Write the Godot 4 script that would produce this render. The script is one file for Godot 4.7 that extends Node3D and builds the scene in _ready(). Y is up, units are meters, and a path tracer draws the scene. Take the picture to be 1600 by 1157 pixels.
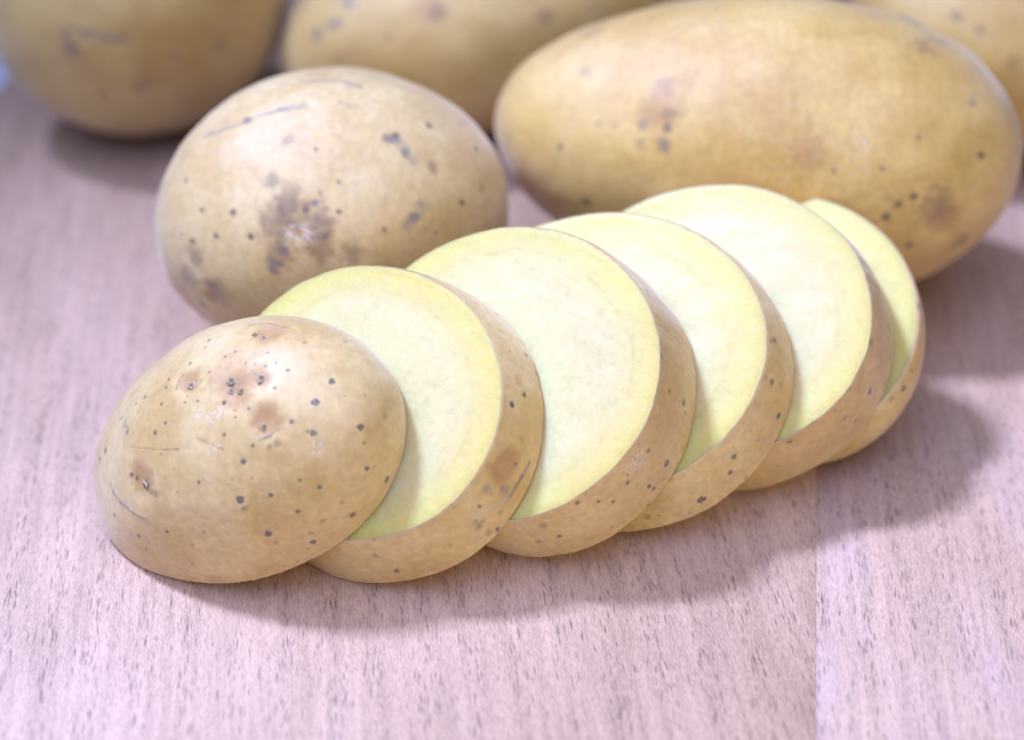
extends Node3D
# Cut and whole potatoes on a beech board. Shapes are worked out in centimetres and committed in metres.

const CM := 0.01
var low := FastNoiseLite.new()
var mid := FastNoiseLite.new()
var fine := FastNoiseLite.new()
var skin_material: StandardMaterial3D
var flesh_material: StandardMaterial3D
var bud_material: StandardMaterial3D
var rng := RandomNumberGenerator.new()


func _ready() -> void:
	rng.seed = 7
	# ---- camera
	var cam := Camera3D.new()
	cam.name = "camera"
	cam.fov = 22.0
	cam.near = 0.02
	cam.far = 20.0
	var pitch := deg_to_rad(35.0)
	cam.position = Vector3(0, sin(pitch), cos(pitch)) * 0.36
	cam.rotation.x = -pitch
	var lens := CameraAttributesPhysical.new()
	lens.frustum_focal_length = 12.0 / tan(deg_to_rad(11.0))
	lens.frustum_focus_distance = 0.306
	lens.frustum_near = 0.02
	lens.frustum_far = 20.0
	lens.exposure_aperture = 7.0
	cam.attributes = lens
	add_child(cam)
	cam.current = true
	# ---- surroundings: a dim, even studio
	var around := WorldEnvironment.new()
	around.name = "studio"
	var env := Environment.new()
	env.background_mode = Environment.BG_COLOR
	env.background_color = Color(0.08, 0.07, 0.06)
	env.background_energy_multiplier = 1.0
	env.tonemap_mode = Environment.TONE_MAPPER_LINEAR
	env.tonemap_exposure = 0.92
	env.sdfgi_enabled = true
	env.ssao_enabled = true
	env.ssil_enabled = true
	around.environment = env
	add_child(around)
	# ---- lamps: a small cool key from behind on the left, a soft box overhead, a warm fill in front
	var key := SpotLight3D.new()
	key.name = "key_lamp"
	key.light_color = Color(0.75, 0.79, 1.0)
	key.light_energy = 2.25
	key.light_size = 0.075
	key.spot_range = 4.0
	key.spot_attenuation = 2.0
	key.spot_angle = 15.0
	key.spot_angle_attenuation = 1.0
	key.shadow_enabled = true
	add_child(key)
	key.look_at_from_position(Vector3(-0.45, 0.87, -0.17) * 1.0, Vector3(0.05, 0.0, 0.085))
	var soft := AreaLight3D.new()
	soft.name = "soft_box"
	soft.light_color = Color(0.71, 0.77, 1.0)
	soft.light_energy = 0.92
	soft.area_size = Vector2(1.1, 0.8)
	soft.area_normalize_energy = true
	soft.area_range = 4.0
	soft.shadow_enabled = true
	add_child(soft)
	soft.look_at_from_position(Vector3(-0.12, 0.62, 0.27), Vector3(0, 0.02, 0), Vector3(0, 0, -1))
	var fill := AreaLight3D.new()
	fill.name = "fill_lamp"
	fill.light_color = Color(1.0, 0.88, 0.66)
	fill.light_energy = 0.22
	fill.area_size = Vector2(0.6, 0.4)
	fill.area_normalize_energy = true
	fill.area_range = 4.0
	fill.shadow_enabled = true
	add_child(fill)
	fill.look_at_from_position(Vector3(0.36, 0.22, 0.64), Vector3(0.02, 0.02, 0))
	# ---- things
	set_up()
	build_board()
	build_cut_potato()
	build_whole_potatoes()


func set_up() -> void:
	low.seed = 3
	low.frequency = 0.22
	low.fractal_octaves = 3
	mid.seed = 11
	mid.frequency = 1.1
	mid.fractal_octaves = 3
	fine.seed = 23
	fine.frequency = 7.0
	fine.fractal_octaves = 2
	skin_material = StandardMaterial3D.new()
	skin_material.resource_name = "potato_skin"
	skin_material.vertex_color_use_as_albedo = true
	skin_material.roughness = 0.62
	skin_material.rim_enabled = true
	skin_material.rim = 0.6
	skin_material.clearcoat_enabled = true
	skin_material.clearcoat = 0.6
	skin_material.clearcoat_roughness = 0.62
	skin_material.rim_tint = 0.0
	skin_material.metallic_specular = 0.65
	skin_material.albedo_texture = grain(0.02, 4, [Color(0.86, 0.85, 0.83), Color(1, 1, 1)], 41)
	skin_material.heightmap_enabled = true
	skin_material.heightmap_texture = grain(0.035, 4, [Color.BLACK, Color.WHITE], 43)
	skin_material.heightmap_scale = 0.005
	skin_material.uv1_triplanar = true
	skin_material.uv1_scale = Vector3.ONE * 45.0
	flesh_material = StandardMaterial3D.new()
	flesh_material.resource_name = "potato_flesh"
	flesh_material.vertex_color_use_as_albedo = true
	flesh_material.roughness = 0.40
	flesh_material.metallic_specular = 0.38
	flesh_material.subsurf_scatter_enabled = true
	flesh_material.subsurf_scatter_strength = 0.6
	flesh_material.albedo_texture = grain(0.03, 3, [Color(0.93, 0.93, 0.90), Color(1, 1, 1)], 51)
	flesh_material.heightmap_enabled = true
	flesh_material.heightmap_texture = grain(0.06, 3, [Color.BLACK, Color.WHITE], 53)
	flesh_material.heightmap_scale = 0.004
	flesh_material.uv1_triplanar = true
	flesh_material.uv1_scale = Vector3.ONE * 40.0
	bud_material = StandardMaterial3D.new()
	bud_material.resource_name = "potato_bud"
	bud_material.vertex_color_use_as_albedo = true
	bud_material.roughness = 0.85
	bud_material.metallic_specular = 0.2


func grain(frequency: float, octaves: int, colors: Array, seed_: int) -> ImageTexture:
	var n := FastNoiseLite.new()
	n.noise_type = FastNoiseLite.TYPE_SIMPLEX_SMOOTH
	n.seed = seed_
	n.frequency = frequency
	n.fractal_octaves = octaves
	var im := n.get_seamless_image(512, 512)
	im.convert(Image.FORMAT_L8)
	var g := im.get_data()
	var out := PackedByteArray()
	out.resize(g.size() * 3)
	for k in g.size():
		var c: Color = colors[0].lerp(colors[1], g[k] / 255.0)
		out[3 * k] = int(c.r * 255)
		out[3 * k + 1] = int(c.g * 255)
		out[3 * k + 2] = int(c.b * 255)
	return ImageTexture.create_from_image(Image.create_from_data(512, 512, false, Image.FORMAT_RGB8, out))


# ---------------------------------------------------------------- objects

func thing(called: String, label: String, category: String, base: Vector3, group := "") -> Node3D:
	var o := Node3D.new()
	var same := 0
	for child in get_children():
		if child.name == called or child.name.begins_with(called + "_0"):
			same += 1
	o.name = called if same == 0 else "%s_%03d" % [called, same]
	o.position = base * CM
	o.set_meta("label", label)
	o.set_meta("category", category)
	if group:
		o.set_meta("group", group)
	add_child(o, true)
	return o


func part(called: String, mesh: Mesh, m: Material, parent: Node3D, label := "") -> MeshInstance3D:
	var o := MeshInstance3D.new()
	o.name = called
	o.mesh = mesh
	o.material_override = m
	if label:
		o.set_meta("label", label)
	parent.add_child(o, true)
	return o


# A surface of rows x cols points, closed round the columns; normals point away from «inside» (at the middle row), or along «inside» if it is a direction.
func sheet(pos: PackedVector3Array, col: PackedColorArray, rows: int, cols: int, base: Vector3, inside: Vector3, is_direction := false) -> ArrayMesh:
	var nor := PackedVector3Array()
	nor.resize(pos.size())
	for r in rows:
		var up := maxi(r - 1, 0) * cols
		var dn := mini(r + 1, rows - 1) * cols
		for c in cols:
			var d := (pos[dn + c] - pos[up + c]).cross(pos[r * cols + (c + 1) % cols] - pos[r * cols + (c + cols - 1) % cols])
			nor[r * cols + c] = d.normalized()
	for r in [0, rows - 1]:                       # a row drawn together to a point takes the mean of its neighbours
		if pos[r * cols].distance_to(pos[r * cols + cols / 2]) < 1e-3:
			var s := Vector3.ZERO
			for c in cols:
				s += nor[(1 if r == 0 else rows - 2) * cols + c]
			for c in cols:
				nor[r * cols + c] = s.normalized()
	var k := (rows / 2) * cols
	var score := 0.0
	for c in cols:
		score += nor[k + c].dot(inside if is_direction else (pos[k + c] - inside))
	var flip := score < 0.0
	var index := PackedInt32Array()
	index.resize((rows - 1) * cols * 6)
	var at := 0
	for r in rows - 1:
		for c in cols:
			var a := r * cols + c
			var b := r * cols + (c + 1) % cols
			var d := a + cols
			var e := b + cols
			var q := [a, b, d, b, e, d] if flip else [a, d, b, b, d, e]
			for i in 6:
				index[at + i] = q[i]
			at += 6
	for i in pos.size():
		pos[i] = (pos[i] - base) * CM
		if flip:
			nor[i] = -nor[i]
	# Godot's front faces run clockwise: seen from outside, (b - a) x (c - a) points in
	var ta := index[3 * cols * (rows / 2) * 2]
	var tb := index[3 * cols * (rows / 2) * 2 + 1]
	var tc := index[3 * cols * (rows / 2) * 2 + 2]
	if (pos[tb] - pos[ta]).cross(pos[tc] - pos[ta]).dot(nor[ta]) > 0.0:
		for i in range(0, index.size(), 3):
			var s := index[i + 1]
			index[i + 1] = index[i + 2]
			index[i + 2] = s
	var arrays := []
	arrays.resize(Mesh.ARRAY_MAX)
	arrays[Mesh.ARRAY_VERTEX] = pos
	arrays[Mesh.ARRAY_NORMAL] = nor
	arrays[Mesh.ARRAY_COLOR] = col
	arrays[Mesh.ARRAY_INDEX] = index
	var m := ArrayMesh.new()
	m.add_surface_from_arrays(Mesh.PRIMITIVE_TRIANGLES, arrays)
	return m


# ---------------------------------------------------------------- potato skin

class Look:
	var dark := Color(0.66, 0.435, 0.135)
	var light := Color(0.77, 0.575, 0.245)
	var marks := []                                # [kind, centre, radius, colour, strength]
	var dents := []                                # [centre, radius, depth]
	var lines := []                                # [a, b, half width, colour, strength, height]
	var cells := {}                                # the marks and lines near each small cube of space
	var none := [[], [], []]

	func sort_out() -> void:
		for kind in 3:
			for m in [marks, dents, lines][kind]:
				var r: float = [m[2], m[1], m[2]][kind] * [1.9, 2.5, 3.0][kind]
				var a: Vector3 = m[1] if kind == 0 else m[0]
				var b: Vector3 = m[1] if kind == 2 else a
				var box := AABB(a, Vector3.ZERO).expand(b).grow(r)
				var lo := Vector3i((box.position / 0.25).floor())
				var hi := Vector3i((box.end / 0.25).floor())
				for x in range(lo.x, hi.x + 1):
					for y in range(lo.y, hi.y + 1):
						for z in range(lo.z, hi.z + 1):
							var at := Vector3i(x, y, z)
							if not cells.has(at):
								cells[at] = [[], [], []]
							cells[at][kind].append(m)

	func near(p: Vector3) -> Array:
		if cells.is_empty():
			sort_out()
		return cells.get(Vector3i((p / 0.25).floor()), none)


func look_of(marks: Array, tone := 1.0, gold := 1.0) -> Look:
	var k := Look.new()
	k.dark = Color(k.dark.r * tone, k.dark.g * tone * (0.82 + 0.18 * gold), k.dark.b * tone * gold)
	k.light = Color(k.light.r * tone, k.light.g * tone * (0.82 + 0.18 * gold), k.light.b * tone * gold)
	for m in marks:
		var r: float = m[1] * 0.05
		match m[0]:
			"dot": k.marks.append(["dot", m[2], r * 1.05, Color(0.05, 0.032, 0.026), 0.95])
			"ring": k.marks.append(["ring", m[2], r * 1.15, Color(0.055, 0.04, 0.035), 0.93])
			"brown": k.marks.append(["soft", m[2], r * 1.2, Color(0.23, 0.125, 0.05), 0.62])
			"pale": k.marks.append(["soft", m[2], r, Color(0.27, 0.21, 0.16), 0.55])
			"grey": k.marks.append(["soft", m[2], r * 1.2, Color(0.24, 0.20, 0.17), 0.6])
			"bruise": k.marks.append(["soft", m[2], r * 1.15, Color(0.15, 0.125, 0.14), 0.75])
			"white": k.marks.append(["speck", m[2], r * 1.2, Color(0.80, 0.75, 0.68), 0.8])
			"streak": k.lines.append([m[2], m[3], r * 1.1, Color(0.17, 0.14, 0.15), 0.62, -0.008])
			"tan": k.marks.append(["wash", m[2], r * 1.1, Color(0.54, 0.30, 0.08), 0.66])
			"eye":
				k.dents.append([m[2], r * 1.5, 0.0095 * m[1]])
				k.marks.append(["wash", m[2], r * 1.15, Color(0.50, 0.26, 0.06), 0.85])
	return k


func skin_color(p: Vector3, k: Look) -> Color:
	var here := k.near(p)
	var a := low.get_noise_3dv(p * 1.6)
	var b := mid.get_noise_3dv(p)
	var f := fine.get_noise_3dv(p)
	var c := k.dark.lerp(k.light, clampf(0.55 + 1.2 * a + 0.4 * b, 0.0, 1.0))
	var g := 1.0 + 0.07 * f + 0.05 * b
	c = Color(c.r * g, c.g * g, c.b * g * (1.0 + 0.10 * b))
	var net := smoothstep(0.86, 1.0, 1.0 - absf(fine.get_noise_3dv(p * 0.42 + Vector3(5, 5, 5)))) * smoothstep(-0.1, 0.35, low.get_noise_3dv(p * 2.2 + Vector3(60, 0, 0)))
	c = c.lerp(Color(0.70, 0.57, 0.38), 0.30 * net)
	for m in here[0]:
		var o: Vector3 = p - m[1]
		var r: float = m[2]
		var d2 := o.length_squared()
		if d2 > r * r * 3.4:
			continue
		var d := sqrt(d2) / r
		var col: Color = m[3]
		match m[0]:
			"dot":
				d += 0.35 * fine.get_noise_3dv(p * 1.7)
				c = c.lerp(col, m[4] * (1.0 - smoothstep(0.55, 1.15, d)))
				c = c.lerp(Color(0.42, 0.26, 0.11), 0.30 * (1.0 - smoothstep(0.9, 1.8, d)))
			"ring":
				d += 0.4 * fine.get_noise_3dv(p * 1.7)
				c = c.lerp(Color(0.80, 0.68, 0.48), 0.16 * (1.0 - smoothstep(1.1, 1.9, d)))
				c = c.lerp(col, m[4] * (1.0 - smoothstep(0.6, 1.05, d)) * (0.45 + 0.55 * smoothstep(0.0, 0.45, d)))
			"soft":
				d += 0.5 * fine.get_noise_3dv(p * 0.7) + 0.25 * b
				c = c.lerp(col, m[4] * (1.0 - smoothstep(0.2, 1.35, d)))
			"speck":
				c = c.lerp(col, m[4] * (1.0 - smoothstep(0.3, 1.5, d)) * smoothstep(0.05, 0.42, fine.get_noise_3dv(p * 2.1)))
			"wash":
				d += 0.4 * b + 0.2 * f
				c = c.lerp(col, m[4] * (1.0 - smoothstep(0.45, 1.25, d)))
	for m in here[2]:
		var d := p.distance_to(Geometry3D.get_closest_point_to_segment(p, m[0], m[1])) / float(m[2])
		if d < 1.6:
			d += 0.4 * fine.get_noise_3dv(p * 1.3)
			c = c.lerp(m[3], m[4] * (1.0 - smoothstep(0.4, 1.3, d)) * (0.75 + 0.5 * fine.get_noise_3dv(p * 0.6)))
	return c


func skin_height(p: Vector3, k: Look) -> float:
	var here := k.near(p)
	var h := 0.035 * low.get_noise_3dv(p * 1.3 + Vector3(40, 0, 0)) + 0.010 * mid.get_noise_3dv(p * 0.8 + Vector3(0, 30, 0)) + 0.0016 * fine.get_noise_3dv(p * 0.5)
	for m in here[1]:
		var r: float = m[1]
		var d2: float = (p - (m[0] as Vector3)).length_squared() / (r * r)
		if d2 < 6.0:
			h += -m[2] * exp(-2.2 * d2) + 0.28 * m[2] * exp(-3.5 * (sqrt(d2) - 1.25) ** 2)
	for m in here[0]:
		if m[0] == "dot" or m[0] == "ring":
			var d2: float = (p - (m[1] as Vector3)).length_squared() / (m[2] * m[2])
			if d2 < 2.0:
				h += 0.004 * exp(-2.0 * d2)
	for m in here[2]:
		var d := p.distance_to(Geometry3D.get_closest_point_to_segment(p, m[0], m[1])) / float(m[2])
		if d < 3.0:
			h += 0.4 * m[5] * exp(-d * d)
	return h


func sprinkle(k: Look, points: Array, count: int, size: float) -> void:
	for i in count:
		var p: Vector3 = points[rng.randi() % points.size()]
		var s := rng.randf()
		if s < 0.5:
			k.marks.append(["dot", p, size * rng.randf_range(0.5, 1.0), Color(0.13, 0.085, 0.06), rng.randf_range(0.3, 0.75)])
		elif s < 0.8:
			k.marks.append(["soft", p, size * rng.randf_range(0.8, 1.8), Color(0.27, 0.16, 0.075), rng.randf_range(0.25, 0.5)])
		else:
			k.marks.append(["soft", p, size * rng.randf_range(0.8, 1.8), Color(0.62, 0.52, 0.38), rng.randf_range(0.2, 0.45)])


func add_bud(parent: Node3D, base: Vector3, at: Vector3, normal: Vector3, r: float, pale: float, seed_: int) -> void:
	var rows := 9
	var cols := 18
	var pos := PackedVector3Array()
	var col := PackedColorArray()
	var e1 := normal.cross(Vector3(0.3, 1, 0.1)).normalized()
	var e2 := normal.cross(e1)
	for i in rows:
		var t := float(i) / (rows - 1)
		for j in cols:
			var a := TAU * j / cols
			var q := sin(t * 1.75) * r * (1.0 + 0.35 * fine.get_noise_3d(seed_ * 9.0 + cos(a) * 0.12, sin(a) * 0.12, t * 0.2))
			var h := (cos(t * 1.75) * 0.75 + 0.12 * sin(5.0 * a + seed_) * t) * r
			h -= 0.35 * r * exp(-(t * 3.2) ** 2)
			pos.append(at + e1 * q * cos(a) + e2 * q * sin(a) + normal * h)
			var s := 0.5 + fine.get_noise_3d(seed_ * 5.0 + cos(a) * 0.3, sin(a) * 0.3, t * 0.6)
			var c := Color(0.20, 0.13, 0.07).lerp(Color(0.50, 0.42, 0.30), clampf(pale * (0.6 + 0.8 * s) * smoothstep(0.15, 0.5, t) * (1.0 - 0.6 * smoothstep(0.6, 1.0, t)), 0.0, 1.0))
			c = c.lerp(Color(0.05, 0.035, 0.03), smoothstep(0.72, 1.0, t) * 0.8)
			col.append(c)
	part("eye_bud", sheet(pos, col, rows, cols, base, at - normal * r * 0.5), bud_material, parent)


# ---------------------------------------------------------------- the cut potato

# Plane through a slice's cut face: normal towards the cap end, sideways and upward axes.
func face_axes(el: float, az: float) -> Basis:
	var n := Vector3(sin(az) * cos(el), sin(el), cos(az) * cos(el))
	var e1 := Vector3.UP.cross(n).normalized()
	return Basis(e1, n.cross(e1), n)


func oval(center: Vector3, ax: Basis, a: float, b: float, rot: float, t: float) -> Vector3:
	var x := a * cos(t)
	var y := b * sin(t)
	return center + ax.x * (x * cos(rot) - y * sin(rot)) + ax.y * (x * sin(rot) + y * cos(rot))


func flesh_color(r: float, p: Vector3, ring: float) -> Color:
	var b := mid.get_noise_3dv(p * 0.9)
	var f := fine.get_noise_3dv(p * 0.8)
	var wide := low.get_noise_3dv(p * 2.0)
	var c := Color(0.715, 0.605, 0.305).lerp(Color(0.81, 0.605, 0.175), smoothstep(ring - 0.20, ring + 0.16, r + 0.05 * wide + 0.02 * b))
	c = c.lerp(Color(0.74, 0.52, 0.14), 0.5 * smoothstep(0.90, 1.0, r))
	var band := exp(-((r - ring + 0.05 * wide) / 0.05) ** 2) * (0.5 + 0.8 * b)
	c = c.lerp(Color(0.66, 0.54, 0.20), clampf(0.34 * band, 0.0, 0.5))
	var line := exp(-((r - ring + 0.03 + 0.04 * wide + 0.012 * b) / 0.014) ** 2)
	c = c.lerp(Color(0.60, 0.48, 0.15), clampf(line * (0.22 + 0.6 * b), 0.0, 0.4))
	c = c.lerp(Color(0.59, 0.53, 0.25), clampf(1.3 * (fine.get_noise_3dv(p * 0.33 + Vector3(3, 7, 1)) - 0.30), 0.0, 0.32) * (1.0 - 0.6 * smoothstep(ring, 1.0, r)))
	c = c.lerp(Color(0.70, 0.665, 0.46), clampf(0.7 * (fine.get_noise_3dv(p * 1.5 + Vector3(1, 2, 8)) - 0.30), 0.0, 0.4))
	c = c.lerp(Color(0.63, 0.56, 0.24), clampf(0.45 * (mid.get_noise_3dv(p * 1.7 + Vector3(9, 9, 9)) - 0.22), 0.0, 0.4))
	var g := 1.0 + 0.025 * f + 0.035 * b + 0.03 * wide
	c = Color(c.r * g, c.g * g, c.b * g)
	return c.lerp(Color(0.62, 0.44, 0.17), 0.6 * smoothstep(0.992, 1.0, r + 0.004 * f))


# A cut face filled in from its middle to the points of its edge; «toward» is its outward side.
func face(edge: PackedVector3Array, toward: Vector3, rows: int, ring: float, base: Vector3, wave: float) -> ArrayMesh:
	var cols := edge.size()
	var mid_point := Vector3.ZERO
	for p in edge:
		mid_point += p / cols
	var pos := PackedVector3Array()
	var col := PackedColorArray()
	for i in rows:
		var t := float(i) / (rows - 1)
		var r := 1.0 - (1.0 - t) ** 1.35
		for j in cols:
			var p := mid_point.lerp(edge[j], r)
			var h := wave * (low.get_noise_3dv(p * 1.7) + 0.35 * mid.get_noise_3dv(p * 1.2)) * (1.0 - smoothstep(0.75, 1.0, r))
			if wave > 0.0:                                  # the knife's drag
				var across := p.dot(Vector3(0.31, 0.83, -0.46))
				h += (0.004 * mid.get_noise_2d(across * 2.0, p.x * 0.25) + 0.0012 * fine.get_noise_2d(across * 1.1, p.x * 0.12)) * (0.4 + 1.2 * absf(low.get_noise_3dv(p * 1.5))) * (1.0 - smoothstep(0.93, 1.0, r))
			h -= 0.005 * smoothstep(0.955, 1.0, r)
			col.append(flesh_color(r, p, ring))
			pos.append(p + toward * h)
	return sheet(pos, col, rows, cols, base, toward, true)


func lay_on_board(pts: PackedVector3Array) -> PackedVector3Array:
	for i in pts.size():
		if pts[i].y < 0.012:
			pts[i].y = 0.012
	return pts


func build_cut_potato() -> void:
	# el, az, front x, y, z, a, b, rot, back a, b, back shift x, y, thickness
	var S := [
		[0.854, -0.626, -2.525, 2.525, 4.44, 2.641, 2.326, 0.053, 2.745, 2.568, 0.32, -0.152, 0.979],
		[0.856, -0.615, -0.238, 2.744, 3.957, 2.81, 2.552, 0.246, 2.39, 2.594, 0.642, -0.008, 1.384],
		[0.90, -0.578, 1.336, 2.449, 2.913, 3.024, 2.577, 0.283, 2.852, 2.659, 0.516, -0.125, 0.905],
		[0.905, -0.572, 3.335, 2.626, 2.166, 2.868, 2.528, 0.194, 2.725, 2.627, 0.307, -0.008, 1.267],
	]
	var labels := [
		"cut potato slice right behind the domed end piece, with a scarred eye on its rim",
		"largest-looking middle potato slice, with a whitish scuff low on its dotted rim",
		"third flat potato slice from the front, white gloss streak on its rim",
		"rearmost flat potato slice, wet glints on its face and a black dot at its edge",
	]
	var names := ["potato_slice", "potato_slice", "potato_slice", "potato_slice"]
	var all_marks := [MARKS_SLICE2, MARKS_SLICE3, MARKS_SLICE4, MARKS_SLICE5]
	var rear := face_axes(0.917, -0.586)
	var rear_center := Vector3(4.634, 2.0755, 1.3202)
	var group := "pieces of the sliced potato, fanned out in a row"
	build_cap(group, Vector3(S[0][2], S[0][3], S[0][4]), face_axes(S[0][0], S[0][1]).z)
	for i in 4:
		var s: Array = S[i]
		var ax := face_axes(s[0], s[1])
		var front := Vector3(s[2], s[3], s[4])
		var back: Vector3 = front - ax.z * s[12] + ax.x * s[10] + ax.y * s[11]
		var next_normal := rear.z if i == 3 else face_axes(S[i + 1][0], S[i + 1][1]).z
		var next_center := rear_center if i == 3 else Vector3(S[i + 1][2], S[i + 1][3], S[i + 1][4])
		var cols := 720
		var fe := PackedVector3Array()
		var be := PackedVector3Array()
		for j in cols:
			var t := TAU * j / cols
			var w := 1.0 + 0.016 * low.get_noise_3d(cos(t) * 4.0 + i * 17.0, sin(t) * 4.0, 0.0) + 0.005 * mid.get_noise_3d(cos(t) * 5.0, sin(t) * 5.0, i * 9.0)
			var nick := 0.010 * maxf(0.0, mid.get_noise_3d(cos(t) * 14.0, sin(t) * 14.0, i * 19.0) - 0.25)
			var fp: Vector3 = front + (oval(front, ax, s[5], s[6], s[7], t) - front) * w
			var bp: Vector3 = back + (oval(back, ax, s[8], s[9], s[7], t) - back) * w
			bp -= ax.z * ((bp - next_center).dot(next_normal) - 0.03) / ax.z.dot(next_normal)   # the back lies against the next cut face
			fp += (front - fp) * nick
			fe.append(fp)
			be.append(bp)
		fe = lay_on_board(fe)
		be = lay_on_board(be)
		var base := Vector3(back.x, 0, back.z)
		var o := thing(names[i], labels[i], "potato slice", base, group)
		var k := look_of(all_marks[i], 1.0, 0.82)
		if i == 0:
			k.lines.append([Vector3(0.25, 2.15, 5.6), Vector3(0.12, 2.02, 5.79), 0.035, Color(0.16, 0.13, 0.16), 0.8, 0.02])
			k.lines.append([Vector3(0.12, 2.02, 5.79), Vector3(-0.09, 1.76, 6.03), 0.04, Color(0.15, 0.12, 0.15), 0.8, 0.025])
			k.lines.append([Vector3(-0.66, 1.65, 6.33), Vector3(-0.09, 1.75, 6.04), 0.06, Color(0.64, 0.50, 0.32), 0.6, 0.02])
		var spots := []
		for q in 60:
			var j := rng.randi() % cols
			spots.append(fe[j].lerp(be[j], rng.randf()))
		sprinkle(k, spots, 46, 0.028)
		var rows := 56
		var pos := PackedVector3Array()
		var col := PackedColorArray()
		for r in rows:
			var t := float(r) / (rows - 1)
			for j in cols:
				var p := fe[j].lerp(be[j], t)
				var out := (p - front.lerp(back, t)).normalized()
				var edge_wear := 1.0 - smoothstep(0.0, 0.05 + 0.04 * absf(low.get_noise_2d(j * 0.9, i * 40.0)), t)
				var h := (0.045 * sin(PI * t) + skin_height(p, k) * smoothstep(0.0, 0.12, t) * (1.0 - smoothstep(0.9, 1.0, t))) - 0.012 * (1.0 - smoothstep(0.0, 0.035, t)) - 0.03 * smoothstep(0.965, 1.0, t)
				var c := skin_color(p, k)
				c = c.lerp(Color(0.66, 0.50, 0.34), 0.55 * edge_wear)
				pos.append(p + out * h)
				col.append(c)
		for j in cols:                                   # the face starts where the skin ends
			fe[j] = pos[j]
			be[j] = pos[(rows - 1) * cols + j]
		pos = lay_on_board(pos)
		part("skin", sheet(pos, col, rows, cols, base, front.lerp(back, 0.5)), skin_material, o)
		part("flesh", face(fe, ax.z, 96, 0.84 + 0.02 * sin(i * 2.0), base, 0.02), flesh_material, o)
		part("flesh", face(be, -ax.z, 12, 0.8, base, 0.0), flesh_material, o)
		if i == 0:
			add_bud(o, base, Vector3(-0.10, 1.98, 5.88), Vector3(0.55, -0.05, 0.83).normalized(), 0.055, 0.9, 21)
			add_bud(o, base, Vector3(0.06, 2.22, 5.76), Vector3(0.6, 0.0, 0.8).normalized(), 0.04, 0.4, 22)
	build_rear_end(group)


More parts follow.
